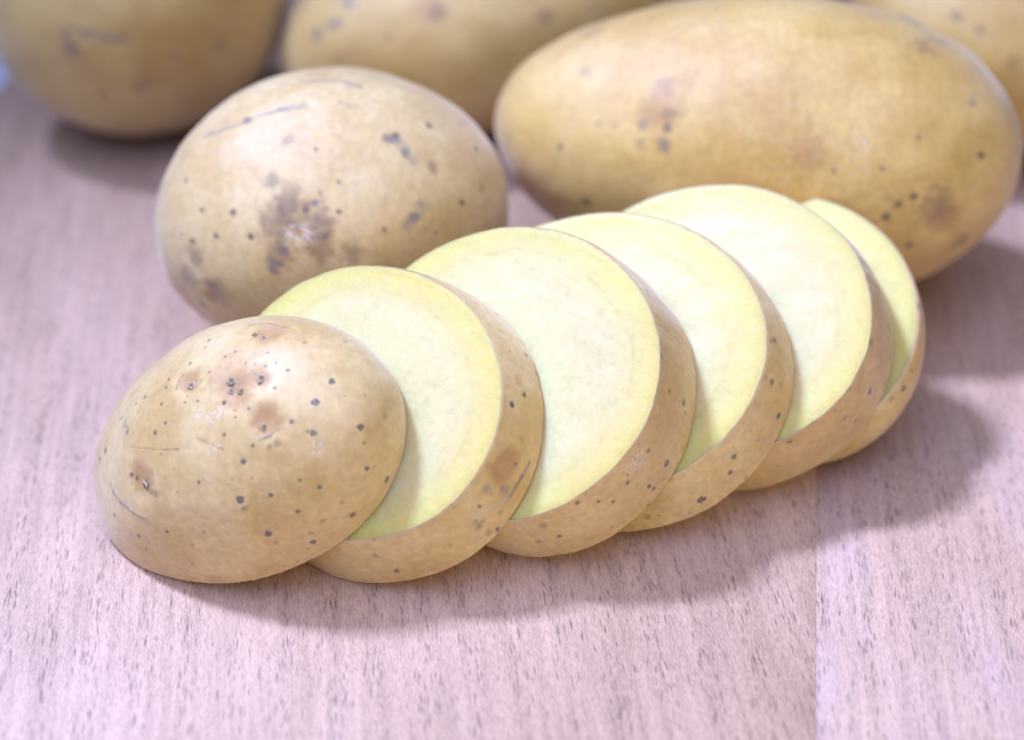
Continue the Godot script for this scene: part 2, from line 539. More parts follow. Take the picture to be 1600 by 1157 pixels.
func build_cap(group: String, next_center: Vector3, next_normal: Vector3) -> void:
	var ax := face_axes(0.964, -0.661)
	var c := Vector3(-4.394, 1.362, 4.522)
	var rot := 0.544
	var cols := 700
	var rows := 220
	var k := look_of(MARKS_CAP, 1.0, 0.92)
	var brow := [Vector3(-6.52, 1.41, 5.21), Vector3(-6.46, 1.33, 5.34), Vector3(-6.32, 1.29, 5.53), Vector3(-6.08, 1.29, 5.77), Vector3(-5.82, 1.32, 5.98)]
	for i in 4:
		k.lines.append([brow[i], brow[i + 1], 0.035 - 0.003 * i, Color(0.21, 0.18, 0.22), 0.75, 0.03])
	var crack := [Vector3(-6.13, 2.17, 5.23), Vector3(-5.8, 2.34, 5.51), Vector3(-5.49, 2.48, 5.73), Vector3(-5.2, 2.61, 5.88)]
	for i in 3:
		k.lines.append([crack[i], crack[i + 1], 0.016, Color(0.22, 0.12, 0.05), 0.35 + 0.2 * i, -0.006])
	k.lines.append([Vector3(-4.91, 2.85, 5.91), Vector3(-4.72, 2.86, 6.03), 0.018, Color(0.28, 0.16, 0.06), 0.5, -0.005])
	k.lines.append([Vector3(-4.72, 2.86, 6.03), Vector3(-4.45, 2.84, 6.19), 0.018, Color(0.28, 0.16, 0.06), 0.5, -0.005])
	k.lines.append([Vector3(-5.65, 2.15, 5.82), Vector3(-5.59, 1.99, 5.95), 0.016, Color(0.78, 0.70, 0.58), 0.7, 0.004])
	k.lines.append([Vector3(-5.59, 1.99, 5.95), Vector3(-5.55, 1.78, 6.06), 0.014, Color(0.74, 0.64, 0.5), 0.5, 0.004])
	k.lines.append([Vector3(-3.87, 3.07, 6.24), Vector3(-3.7, 3.14, 6.23), 0.022, Color(0.17, 0.14, 0.17), 0.75, 0.015])
	k.lines.append([Vector3(-3.7, 3.14, 6.23), Vector3(-3.56, 3.24, 6.18), 0.018, Color(0.17, 0.14, 0.17), 0.6, 0.012])
	k.lines.append([Vector3(-4.12, 3.81, 5.13), Vector3(-3.99, 3.86, 5.06), 0.014, Color(0.25, 0.16, 0.09), 0.45, 0.0])
	k.lines.append([Vector3(-3.99, 3.86, 5.06), Vector3(-3.78, 3.91, 5.05), 0.012, Color(0.25, 0.16, 0.09), 0.45, 0.0])
	k.lines.append([Vector3(-4.17, 3.84, 4.25), Vector3(-3.86, 3.91, 4.32), 0.03, Color(0.17, 0.14, 0.14), 0.7, 0.02])
	k.lines.append([Vector3(-3.86, 3.91, 4.32), Vector3(-3.48, 3.98, 4.58), 0.022, Color(0.2, 0.16, 0.15), 0.55, 0.015])
	k.lines.append([Vector3(-5.31, 3.17, 5.06), Vector3(-5.28, 3.24, 4.94), 0.026, Color(0.13, 0.075, 0.02), 0.9, -0.01])
	k.lines.append([Vector3(-5.28, 3.24, 4.94), Vector3(-5.21, 3.32, 4.86), 0.018, Color(0.16, 0.09, 0.03), 0.8, -0.01])
	var base := Vector3(c.x, 0, c.z)
	var place := func(h: float, r: float, t: float) -> Vector3:
		var x := 2.91 * r * cos(t)
		var y := 2.166 * r * sin(t)
		return c + ax.x * (x * cos(rot) - y * sin(rot) + 0.685 * h) + ax.y * (x * sin(rot) + y * cos(rot) + 0.728 * h) + ax.z * 2.225 * h
	var spots := []
	for q in 150:
		var u := rng.randf() * PI / 2
		spots.append(place.call(cos(u), sin(u), rng.randf() * TAU))
	sprinkle(k, spots, 120, 0.02)
	var heart: Vector3 = place.call(0.25, 0.0, 0.0)
	var pos := PackedVector3Array()
	var col := PackedColorArray()
	for i in rows:
		var u := PI / 2 * i / (rows - 1)
		for j in cols:
			var t := TAU * j / cols
			var p: Vector3 = place.call(cos(u), sin(u), t)
			var out := (p - heart).normalized()
			var rim := smoothstep(1.45, PI / 2, u)
			var h := skin_height(p, k) - 0.05 * smoothstep(1.54, PI / 2, u)
			var ragged := maxf(0.0, mid.get_noise_2d(j * 0.23, 7.0)) * smoothstep(1.50, PI / 2, u) * 0.10
			var q := p + out * h - ax.z * ragged
			var past := (q - next_center).dot(next_normal)       # rests on the slice behind it
			if past < 0.03:
				q += next_normal * (0.03 - past)
			var cc := skin_color(p, k)
			var torn := smoothstep(1.515 + 0.02 * low.get_noise_2d(j * 0.6, 3.0), 1.565, u)
			cc = cc.lerp(Color(0.72, 0.62, 0.50), 0.85 * torn * (0.6 + 0.4 * rim))
			pos.append(q)
			col.append(cc)
	pos = lay_on_board(pos)
	var o := thing("potato_end", "domed potato end piece with many eyes, front left of the fanned slices", "potato piece", base, group)
	var edge := PackedVector3Array()
	for j in cols:
		edge.append(pos[(rows - 1) * cols + j])
	part("skin", sheet(pos, col, rows, cols, base, heart), skin_material, o)
	part("flesh", face(edge, -ax.z, 12, 0.8, base, 0.0), flesh_material, o)
	for m in BUDS:
		var at: Vector3 = m[0]
		var out := (at - heart).normalized()
		add_bud(o, base, at + out * (skin_height(at, k) - 0.01), out, m[1], m[2], m[3])


func build_rear_end(group: String) -> void:
	var ax := face_axes(0.917, -0.586)
	var c := Vector3(4.634, 2.0755, 1.3202)
	var rot := -0.102
	var cols := 520
	var rows := 110
	var k := look_of(MARKS_SLICE6, 1.0, 0.82)
	var base := Vector3(c.x, 0, c.z)
	var place := func(h: float, r: float, t: float) -> Vector3:
		var x := 2.585 * r * cos(t)
		var y := 2.405 * r * sin(t)
		return c + ax.x * (x * cos(rot) - y * sin(rot) + 0.829 * h) + ax.y * (x * sin(rot) + y * cos(rot) - 0.578 * h) - ax.z * 1.411 * h
	var heart: Vector3 = place.call(0.3, 0.0, 0.0)
	var spots := []
	for q in 60:
		var u := rng.randf_range(0.4, 1.0) * PI / 2
		spots.append(place.call(cos(u), sin(u), rng.randf() * TAU))
	sprinkle(k, spots, 40, 0.03)
	var pos := PackedVector3Array()
	var col := PackedColorArray()
	for i in rows:
		var u := PI / 2 * i / (rows - 1)
		for j in cols:
			var p: Vector3 = place.call(cos(u), sin(u), TAU * j / cols)
			var h := skin_height(p, k) * (1.0 - smoothstep(1.45, 1.56, u)) - 0.03 * smoothstep(1.55, PI / 2, u)
			pos.append(p + (p - heart).normalized() * h)
			col.append(skin_color(p, k).lerp(Color(0.66, 0.50, 0.34), 0.5 * smoothstep(1.52, 1.56, u)))
	pos = lay_on_board(pos)
	var edge := PackedVector3Array()
	for j in cols:
		edge.append(pos[(rows - 1) * cols + j])
	var o := thing("potato_end", "last piece of the sliced potato, a rounded end half hidden behind the rearmost slice", "potato piece", base, group)
	part("skin", sheet(pos, col, rows, cols, base, heart), skin_material, o)
	part("flesh", face(edge, ax.z, 60, 0.8, base, 0.02), flesh_material, o)


# ---------------------------------------------------------------- whole potatoes

# A whole potato: half axes (length, height, depth); square fills out its ends, swell leans its girth to one end, bend moves both ends.
func whole(label: String, x: float, z: float, axes: Vector3, turned: Vector3, square: float, swell: float, bend: Vector2, marks: Array, rows: int, cols: int, speckles: int, lumps: float, tone := 1.0, gold := 1.0) -> void:
	var turn := Basis(Vector3.UP, turned.x) * Basis(Vector3.BACK, turned.z) * Basis(Vector3.RIGHT, turned.y)
	var m := turn * Basis.from_scale(axes)
	var c := Vector3(x, 0, z)
	var lift := [Vector3.ZERO]
	var k := look_of(marks, tone, gold)
	var place := func(d: Vector3) -> Vector3:
		var grow := (1.0 + square * 4.0 * d.x * d.x * (1.0 - d.x * d.x)) * (1.0 + swell * d.x)
		return c + lift[0] + m * Vector3(d.x, d.y * grow, d.z * grow) + Vector3(0, bend.x, bend.y) * d.x * d.x
	var lowest := 99.0
	for i in 41:
		for j in 60:
			var u := PI * i / 40.0
			lowest = minf(lowest, place.call(Vector3(cos(u), sin(u) * cos(TAU * j / 60), sin(u) * sin(TAU * j / 60))).y)
	lift[0] = Vector3(0, -lowest, 0)
	var spots := []
	for q in speckles:
		spots.append(place.call(Vector3(rng.randfn(), rng.randfn(), rng.randfn()).normalized()))
	if speckles:
		sprinkle(k, spots, speckles, 0.04)
	var inverse := m.inverse().transposed()
	var pos := PackedVector3Array()
	var col := PackedColorArray()
	lowest = 99.0
	for i in rows:
		var u := PI * i / (rows - 1)
		for j in cols:
			var t := TAU * j / cols
			var d := Vector3(cos(u), sin(u) * cos(t), sin(u) * sin(t))
			var p: Vector3 = place.call(d)
			col.append(skin_color(p, k))
			p += (inverse * d).normalized() * (skin_height(p, k) + lumps * low.get_noise_3dv(p * 1.1 + Vector3(0, 0, 70)))
			lowest = minf(lowest, p.y)
			pos.append(p)
	for i in pos.size():                                   # set down on the board
		pos[i].y -= lowest - 0.005
	var base := Vector3(c.x, 0, c.z)
	var o := thing("potato", label, "potato", base, "whole potatoes lying behind the slices")
	part("skin", sheet(pos, col, rows, cols, base, c + lift[0]), skin_material, o)


func build_whole_potatoes() -> void:
	whole("short egg-shaped potato with a dirty grey patch, behind the domed end piece", -3.315, -1.216, Vector3(3.299, 2.673, 2.784), Vector3(0.261, 0.051, -0.007), -0.005, 0.005, Vector2(-0.022, 0.025), MARKS_P2, 220, 420, 22, 0.07)
	whole("longest whole potato, lying crosswise behind the rear slices", 4.641, -3.406, Vector3(5.085, 2.90, 2.904), Vector3(-0.19, -0.035, 0.012), 0.011, 0.11, Vector2(0.154, 0.046), MARKS_P3, 260, 420, 25, 0.085, 0.97, 0.56)
	whole("dull potato in the top left corner with a dark scar across it", -8.343, -10.158, Vector3(3.389, 2.986, 3.051), Vector3(0.475, 0.008, -0.039), 0.0, 0.0, Vector2.ZERO, MARKS_P4, 120, 200, 12, 0.09, 0.70, 0.58)
	whole("blurred potato at the top edge, dark spots on its left end", -0.482, -10.18, Vector3(4.856, 2.513, 2.826), Vector3(0.218, -0.01, 0.168), 0.025, 0.0, Vector2(-0.063, 0.029), MARKS_P5, 120, 200, 12, 0.09, 0.93, 0.62)
	whole("blurred yellowish potato in the top right corner behind the longest one", 11.6, -9.3, Vector3(4.3, 2.75, 2.91), Vector3(0.197, 0.0, 0.0), 0.03, 0.0, Vector2.ZERO, MARKS_P6, 120, 200, 12, 0.09, 0.9, 0.55)


# ---------------------------------------------------------------- the board

const ACROSS := Vector3(0.99154, 0, 0.12983)
const ALONG := Vector3(0.12983, 0, -0.99154)
const TEX_W := 1024
const TEX_H := 1536


# Beech: straight grain along the picture's height, wrapping at its edges. Returns [colour, height].
func beech(seed_: int, warm: Color, cool: Color, pores: int, flecks: int, bands: float) -> Array:
	var r := RandomNumberGenerator.new()
	r.seed = seed_
	var n := FastNoiseLite.new()
	n.seed = seed_
	n.frequency = 0.05
	n.fractal_octaves = 3
	var streak := n.get_seamless_image(TEX_W, 96)
	streak.convert(Image.FORMAT_L8)
	streak.resize(TEX_W, TEX_H, Image.INTERPOLATE_CUBIC)
	n.frequency = 0.006
	n.seed = seed_ + 1
	n.domain_warp_enabled = true
	n.domain_warp_amplitude = 40.0
	var broad := n.get_seamless_image(TEX_W, 512)
	broad.convert(Image.FORMAT_L8)
	broad.resize(TEX_W, TEX_H, Image.INTERPOLATE_CUBIC)
	n.domain_warp_enabled = false
	n.frequency = 0.32
	n.seed = seed_ + 2
	var fibre := n.get_seamless_image(TEX_W, 512)
	fibre.convert(Image.FORMAT_L8)
	fibre.resize(TEX_W, TEX_H, Image.INTERPOLATE_CUBIC)
	var a := streak.get_data()
	var b := broad.get_data()
	var f := fibre.get_data()
	var dark := PackedByteArray()                          # how much of a pore lies on each pixel
	dark.resize(TEX_W * TEX_H)
	for i in pores:
		var big := r.randf() < 0.06
		var x := r.randf() * TEX_W
		var y := r.randf() * TEX_H
		if big and i % 3:                                  # large pores follow one another along the grain
			x = fmod(floorf(x / 64.0) * 64.0 + r.randfn() * 5.0 + 9.0 * sin(y * 0.004 + x), TEX_W)
		var length := int(r.randf_range(11, 24) if big else r.randf_range(5, 15))
		var half := r.randf_range(0.45, 0.9) if big else r.randf_range(0.15, 0.42)
		var deep := r.randf_range(150, 250) if big else r.randf_range(60, 150)
		var lean := r.randfn() * 0.05
		for s in length:
			var w := half * sin(PI * (s + 0.5) / length)
			var cx := x + lean * s
			for q in range(int(floorf(cx - w - 1)), int(ceilf(cx + w + 1)) + 1):
				var v := clampf(w + 0.6 - absf(q - cx), 0.0, 1.0) * deep
				var at := posmod(int(y) + s, TEX_H) * TEX_W + posmod(q, TEX_W)
				if v > dark[at]:
					dark[at] = int(v)
	var pale := PackedByteArray()                          # rays: short pale flecks
	pale.resize(TEX_W * TEX_H)
	for i in flecks:
		var x := r.randi() % TEX_W
		var y := r.randi() % TEX_H
		var length := r.randi_range(6, 26)
		var v := r.randi_range(40, 140)
		for s in length:
			var at := posmod(y + s, TEX_H) * TEX_W + x
			pale[at] = maxi(pale[at], int(v * sin(PI * (s + 0.5) / length)))
			at = posmod(y + s, TEX_H) * TEX_W + (x + 1) % TEX_W
			pale[at] = maxi(pale[at], int(v * 0.6 * sin(PI * (s + 0.5) / length)))
	var rgb := PackedByteArray()
	rgb.resize(TEX_W * TEX_H * 3)
	var height := PackedByteArray()
	height.resize(TEX_W * TEX_H)
	var tone := PackedByteArray()                          # linear 0..1 in 1023 steps to sRGB bytes
	tone.resize(1024)
	for i in 1024:
		tone[i] = int(255.0 * Color(i / 1023.0, 0, 0).linear_to_srgb().r)
	var pore := Color(0.11, 0.06, 0.055)
	for i in TEX_W * TEX_H:
		var sa := a[i] / 255.0 - 0.5
		var sb := b[i] / 255.0
		var sf := f[i] / 255.0 - 0.5
		var mixed := clampf((sb - 0.35) * 2.2 * bands + 0.5 * (1.0 - bands), 0.0, 1.0)
		var g := 1.0 + 0.32 * sa + 0.36 * sf + 0.22 * (sb - 0.5)
		var d := dark[i] / 255.0 * 0.85
		var l := pale[i] / 255.0 * 0.35
		var cr := lerpf(lerpf((warm.r + (cool.r - warm.r) * mixed) * g, 0.78, l), pore.r, d)
		var cg := lerpf(lerpf((warm.g + (cool.g - warm.g) * mixed) * g, 0.60, l), pore.g, d)
		var cb := lerpf(lerpf((warm.b + (cool.b - warm.b) * mixed) * g, 0.50, l), pore.b, d)
		rgb[3 * i] = tone[clampi(int(cr * 1023), 0, 1023)]
		rgb[3 * i + 1] = tone[clampi(int(cg * 1023), 0, 1023)]
		rgb[3 * i + 2] = tone[clampi(int(cb * 1023), 0, 1023)]
		height[i] = clampi(int(150 + 110 * sf + 50 * sa - 150 * d), 0, 255)
	return [ImageTexture.create_from_image(Image.create_from_data(TEX_W, TEX_H, false, Image.FORMAT_RGB8, rgb)),
		ImageTexture.create_from_image(Image.create_from_data(TEX_W, TEX_H, false, Image.FORMAT_L8, height))]


# One glued stave of the board, from s0 to s1 across; its grain leans by «slope» against the joint.
func stave(parent: Node3D, s0: float, s1: float, maps: Array, slope: float, shift: float) -> void:
	var t0 := -16.0
	var t1 := 20.0
	var st := SurfaceTool.new()
	st.begin(Mesh.PRIMITIVE_TRIANGLES)
	var at := func(s: float, t: float, y: float) -> void:
		st.set_uv(Vector2((s + slope * t) / 12.0 + shift, -t / 20.0 + shift * 0.37))
		st.add_vertex((ACROSS * s + ALONG * t + Vector3(0, y, 0)) * CM)
	var c := 0.008
	var quad := func(p: Array) -> void:                     # corners clockwise seen from outside
		for i in [0, 1, 2, 0, 2, 3]:
			at.call(p[i].x, p[i].y, p[i].z)
	# p: (across, along, height)
	quad.call([Vector3(s0 + c, t0 + c, 0), Vector3(s0 + c, t1 - c, 0), Vector3(s1 - c, t1 - c, 0), Vector3(s1 - c, t0 + c, 0)])
	quad.call([Vector3(s0, t0, -c), Vector3(s0, t1, -c), Vector3(s0 + c, t1 - c, 0), Vector3(s0 + c, t0 + c, 0)])
	quad.call([Vector3(s1 - c, t0 + c, 0), Vector3(s1 - c, t1 - c, 0), Vector3(s1, t1, -c), Vector3(s1, t0, -c)])
	quad.call([Vector3(s0 + c, t1 - c, 0), Vector3(s0, t1, -c), Vector3(s1, t1, -c), Vector3(s1 - c, t1 - c, 0)])
	quad.call([Vector3(s0, t0, -c), Vector3(s0 + c, t0 + c, 0), Vector3(s1 - c, t0 + c, 0), Vector3(s1, t0, -c)])
	quad.call([Vector3(s0, t1, -2), Vector3(s0, t1, -c), Vector3(s0, t0, -c), Vector3(s0, t0, -2)])
	quad.call([Vector3(s1, t0, -2), Vector3(s1, t0, -c), Vector3(s1, t1, -c), Vector3(s1, t1, -2)])
	quad.call([Vector3(s1, t1, -2), Vector3(s1, t1, -c), Vector3(s0, t1, -c), Vector3(s0, t1, -2)])
	quad.call([Vector3(s0, t0, -2), Vector3(s0, t0, -c), Vector3(s1, t0, -c), Vector3(s1, t0, -2)])
	quad.call([Vector3(s0, t0, -2), Vector3(s1, t0, -2), Vector3(s1, t1, -2), Vector3(s0, t1, -2)])
	st.generate_normals()
	st.generate_tangents()
	var m := StandardMaterial3D.new()
	m.resource_name = "beech"
	m.albedo_texture = maps[0]
	m.roughness = 0.5
	m.metallic_specular = 0.45
	m.heightmap_enabled = true
	m.heightmap_texture = maps[1]
	m.heightmap_scale = 0.012
	part("stave", st.commit(), m, parent)


func build_board() -> void:
	var o := thing("cutting_board", "beech cutting board of glued staves that all the potatoes lie on", "cutting board", Vector3.ZERO)
	var wide := beech(101, Color(0.585, 0.395, 0.268), Color(0.535, 0.37, 0.275), 70000, 5000, 0.35)
	var side := beech(202, Color(0.565, 0.382, 0.266), Color(0.525, 0.372, 0.293), 60000, 5000, 1.0)
	stave(o, -13.7, 5.705, wide, 0.24, 0.0)
	stave(o, 5.708, 16.9, side, 0.05, 0.55)
	# the table under it
	var table := MeshInstance3D.new()
	table.name = "tabletop"
	var box := BoxMesh.new()
	box.size = Vector3(1.6, 0.03, 1.2)
	table.mesh = box
	table.position = Vector3(0, -0.0355, -0.1)
	var m := StandardMaterial3D.new()
	m.resource_name = "white_table"
	m.albedo_color = Color(0.86, 0.88, 0.92)
	m.roughness = 0.4
	table.material_override = m
	table.set_meta("kind", "structure")
	table.set_meta("label", "pale white tabletop showing past the board's left edge")
	add_child(table)


const MARKS_CAP := [
	["dot", 0.6, Vector3(-4.84, 3.59, 4.32)], ["dot", 0.4, Vector3(-4.87, 3.58, 4.49)], ["dot", 0.55, Vector3(-4.33, 3.78, 4.92)], ["dot", 0.55, Vector3(-4.50, 3.71, 4.94)],
	["dot", 0.45, Vector3(-3.80, 3.89, 5.12)], ["dot", 0.5, Vector3(-4.13, 3.77, 5.22)], ["dot", 0.45, Vector3(-3.98, 3.79, 5.28)], ["dot", 0.5, Vector3(-3.81, 3.81, 5.35)],
	["dot", 0.45, Vector3(-3.65, 3.85, 5.33)], ["dot", 0.6, Vector3(-5.09, 3.43, 4.73)], ["dot", 0.6, Vector3(-3.46, 3.82, 5.47)], ["dot", 0.5, Vector3(-4.72, 3.54, 5.13)],
	["dot", 0.6, Vector3(-5.46, 3.16, 4.77)], ["dot", 0.6, Vector3(-5.49, 3.09, 4.90)], ["dot", 0.6, Vector3(-5.89, 2.78, 4.72)], ["dot", 0.5, Vector3(-6.06, 2.61, 4.68)],
	["dot", 0.6, Vector3(-5.55, 2.94, 5.12)], ["dot", 0.4, Vector3(-5.09, 3.22, 5.29)], ["dot", 0.5, Vector3(-5.12, 3.15, 5.38)], ["dot", 0.45, Vector3(-4.89, 3.25, 5.48)],
	["dot", 0.6, Vector3(-3.65, 3.65, 5.71)], ["dot", 0.6, Vector3(-4.04, 3.40, 5.89)], ["dot", 0.45, Vector3(-3.84, 3.42, 5.95)], ["dot", 0.4, Vector3(-4.27, 3.34, 5.84)],
	["dot", 0.4, Vector3(-4.25, 3.27, 5.93)], ["ring", 1.1, Vector3(-2.77, 3.71, 5.60)], ["ring", 1.2, Vector3(-3.00, 3.54, 5.91)], ["dot", 0.8, Vector3(-3.37, 3.33, 6.13)],
	["ring", 1.1, Vector3(-2.33, 3.14, 6.01)], ["pale", 0.9, Vector3(-1.97, 3.09, 5.66)], ["pale", 0.8, Vector3(-2.26, 3.45, 5.62)], ["ring", 1.1, Vector3(-3.03, 3.19, 6.23)],
	["dot", 0.5, Vector3(-3.12, 3.21, 6.22)], ["dot", 0.5, Vector3(-2.28, 2.91, 6.11)], ["dot", 0.9, Vector3(-5.65, 2.61, 5.44)], ["dot", 0.7, Vector3(-5.47, 2.80, 5.44)],
	["dot", 0.6, Vector3(-4.43, 3.03, 6.06)], ["dot", 0.6, Vector3(-3.97, 2.98, 6.28)], ["brown", 1.1, Vector3(-3.59, 3.06, 6.31)], ["brown", 0.7, Vector3(-3.70, 3.01, 6.32)],
	["dot", 0.95, Vector3(-4.12, 2.75, 6.37)], ["dot", 0.65, Vector3(-4.86, 2.28, 6.29)], ["white", 1.3, Vector3(-4.68, 2.38, 6.34)], ["ring", 1.3, Vector3(-4.19, 2.17, 6.58)],
	["ring", 0.9, Vector3(-3.71, 2.30, 6.63)], ["dot", 0.8, Vector3(-3.31, 2.01, 6.67)], ["dot", 0.6, Vector3(-3.26, 2.54, 6.57)], ["ring", 0.8, Vector3(-2.96, 2.39, 6.56)],
	["ring", 1.0, Vector3(-2.24, 2.50, 6.23)], ["dot", 1.15, Vector3(-1.97, 2.09, 5.98)], ["brown", 0.8, Vector3(-2.63, 2.06, 6.50)], ["dot", 1.1, Vector3(-2.50, 1.73, 6.40)],
	["ring", 1.25, Vector3(-3.79, 1.60, 6.71)], ["ring", 1.15, Vector3(-3.12, 1.34, 6.60)], ["brown", 0.7, Vector3(-3.13, 1.55, 6.64)], ["brown", 0.8, Vector3(-3.69, 1.42, 6.70)],
	["brown", 0.9, Vector3(-2.95, 1.77, 6.61)], ["dot", 0.7, Vector3(-5.47, 1.24, 6.23)], ["dot", 0.7, Vector3(-6.01, 0.87, 5.89)], ["dot", 0.6, Vector3(-5.91, 0.64, 5.96)],
	["brown", 0.7, Vector3(-5.05, 1.13, 6.44)], ["brown", 0.9, Vector3(-5.10, 0.68, 6.38)], ["brown", 0.5, Vector3(-4.83, 1.45, 6.51)], ["brown", 0.8, Vector3(-4.14, 2.03, 6.62)],
	["pale", 0.8, Vector3(-4.31, 2.45, 6.45)], ["brown", 0.8, Vector3(-3.23, 3.98, 4.93)], ["pale", 1.2, Vector3(-2.62, 3.83, 4.67)], ["dot", 0.8, Vector3(-6.47, 0.93, 5.44)],
	["dot", 1.0, Vector3(-6.80, 1.44, 4.61)], ["dot", 1.2, Vector3(-6.66, 1.69, 4.71)], ["grey", 1.0, Vector3(-6.40, 2.21, 4.55)], ["grey", 1.6, Vector3(-6.26, 2.29, 4.82)],
	["grey", 1.2, Vector3(-6.18, 2.29, 5.00)], ["dot", 0.5, Vector3(-6.34, 2.28, 4.61)], ["dot", 0.5, Vector3(-6.21, 2.32, 4.89)], ["dot", 0.5, Vector3(-6.18, 2.29, 5.00)],
	["white", 1.6, Vector3(-4.88, 3.14, 5.64)], ["white", 2.2, Vector3(-4.62, 3.19, 5.80)], ["white", 1.6, Vector3(-4.51, 3.24, 5.81)], ["white", 1.6, Vector3(-4.67, 2.78, 6.11)],
	["white", 1.0, Vector3(-4.54, 2.84, 6.14)], ["white", 2.2, Vector3(-2.97, 3.00, 6.34)], ["white", 1.6, Vector3(-3.05, 2.96, 6.38)], ["eye", 4.2, Vector3(-3.82, 3.95, 4.61)],
	["eye", 4.0, Vector3(-5.08, 3.33, 5.10)], ["eye", 5.2, Vector3(-4.25, 3.55, 5.58)], ["eye", 3.2, Vector3(-3.86, 3.70, 5.55)], ["eye", 4.2, Vector3(-3.75, 3.31, 6.08)],
	["eye", 4.8, Vector3(-5.89, 1.88, 5.74)], ["tan", 7.5, Vector3(-4.36, 3.63, 5.35)], ["tan", 3.5, Vector3(-3.92, 3.75, 5.43)], ["tan", 4.5, Vector3(-5.07, 3.35, 5.05)],
	["tan", 4.5, Vector3(-3.78, 3.95, 4.58)], ["tan", 4.0, Vector3(-3.70, 3.34, 6.06)], ["tan", 5.5, Vector3(-5.91, 1.94, 5.68)], ["dot", 0.8, Vector3(-6.07, 1.85, 5.56)],
	["dot", 0.8, Vector3(-5.99, 1.85, 5.65)], ["brown", 1.2, Vector3(-5.61, 1.82, 6.00)], ["brown", 1.0, Vector3(-5.71, 1.81, 5.93)], ["dot", 0.9, Vector3(-4.05, 3.90, 4.62)],
	["tan", 3, Vector3(-4.74, 0.39, 6.41)],
]
const MARKS_SLICE2 := [
	["dot", 0.7, Vector3(-0.60, 3.60, 3.20)], ["dot", 0.8, Vector3(-0.28, 3.46, 3.43)], ["dot", 0.7, Vector3(-0.14, 3.32, 3.36)], ["dot", 0.6, Vector3(-0.09, 3.30, 3.42)],
	["dot", 0.9, Vector3(0.18, 3.16, 4.13)], ["pale", 0.8, Vector3(0.12, 3.18, 4.51)], ["dot", 0.6, Vector3(0.37, 2.94, 4.30)], ["brown", 1.1, Vector3(0.43, 2.87, 4.30)],
	["dot", 1.0, Vector3(0.16, 2.97, 4.93)], ["ring", 1.1, Vector3(-0.01, 3.00, 5.22)], ["eye", 3.0, Vector3(-0.04, 2.34, 5.78)], ["eye", 4.0, Vector3(-0.20, 2.24, 5.95)],
	["grey", 1.6, Vector3(-0.41, 2.06, 6.15)], ["grey", 1.8, Vector3(-0.15, 1.90, 6.03)], ["dot", 0.6, Vector3(-0.53, 1.81, 6.26)], ["dot", 0.9, Vector3(-0.24, 1.28, 6.21)],
	["brown", 1.4, Vector3(-0.56, 1.44, 6.32)], ["brown", 1.6, Vector3(-0.40, 1.27, 6.28)], ["brown", 1.2, Vector3(-0.61, 1.55, 6.32)], ["brown", 1.0, Vector3(-0.49, 1.53, 6.28)],
	["brown", 1.1, Vector3(-2.17, 0.94, 6.42)], ["dot", 1.0, Vector3(-1.84, 0.63, 6.42)], ["white", 0.8, Vector3(-1.29, 0.56, 6.45)], ["brown", 0.8, Vector3(-2.18, 1.27, 6.47)],
	["brown", 1.2, Vector3(-1.44, 4.05, 3.06)], ["dot", 1.2, Vector3(-3.21, 3.57, 2.33)], ["tan", 4, Vector3(-0.10, 2.31, 5.84)], ["tan", 2.5, Vector3(0.07, 3.15, 4.79)],
]
const MARKS_SLICE3 := [
	["dot", 0.7, Vector3(1.30, 4.41, 2.69)], ["dot", 1.1, Vector3(2.35, 3.55, 4.65)], ["dot", 0.7, Vector3(2.92, 2.82, 3.82)], ["dot", 0.7, Vector3(2.47, 3.01, 4.88)],
	["dot", 1.2, Vector3(2.73, 2.61, 4.65)], ["brown", 0.9, Vector3(2.76, 2.44, 4.69)], ["dot", 0.8, Vector3(2.13, 2.34, 5.53)], ["ring", 1.4, Vector3(2.45, 1.89, 5.28)],
	["ring", 1.0, Vector3(2.17, 1.62, 5.54)], ["dot", 0.9, Vector3(2.27, 1.52, 5.47)], ["dot", 0.9, Vector3(2.21, 1.18, 5.51)], ["dot", 0.8, Vector3(1.81, 1.89, 5.79)],
	["dot", 0.9, Vector3(1.03, 1.72, 6.10)], ["dot", 0.9, Vector3(0.76, 0.99, 5.97)], ["dot", 0.7, Vector3(1.36, 1.66, 5.98)], ["dot", 0.7, Vector3(1.59, 1.58, 5.87)],
	["brown", 1.0, Vector3(0.44, 0.83, 5.93)], ["brown", 1.3, Vector3(0.49, 1.27, 6.08)], ["white", 3.2, Vector3(1.96, 2.25, 5.69)], ["white", 2.4, Vector3(1.87, 2.22, 5.75)],
	["white", 2.2, Vector3(2.03, 2.28, 5.62)], ["dot", 0.7, Vector3(2.15, 3.97, 3.45)], ["pale", 1.2, Vector3(2.33, 3.71, 3.31)], ["brown", 0.8, Vector3(1.29, 0.44, 5.75)],
	["brown", 0.7, Vector3(1.60, 0.99, 5.79)],
]
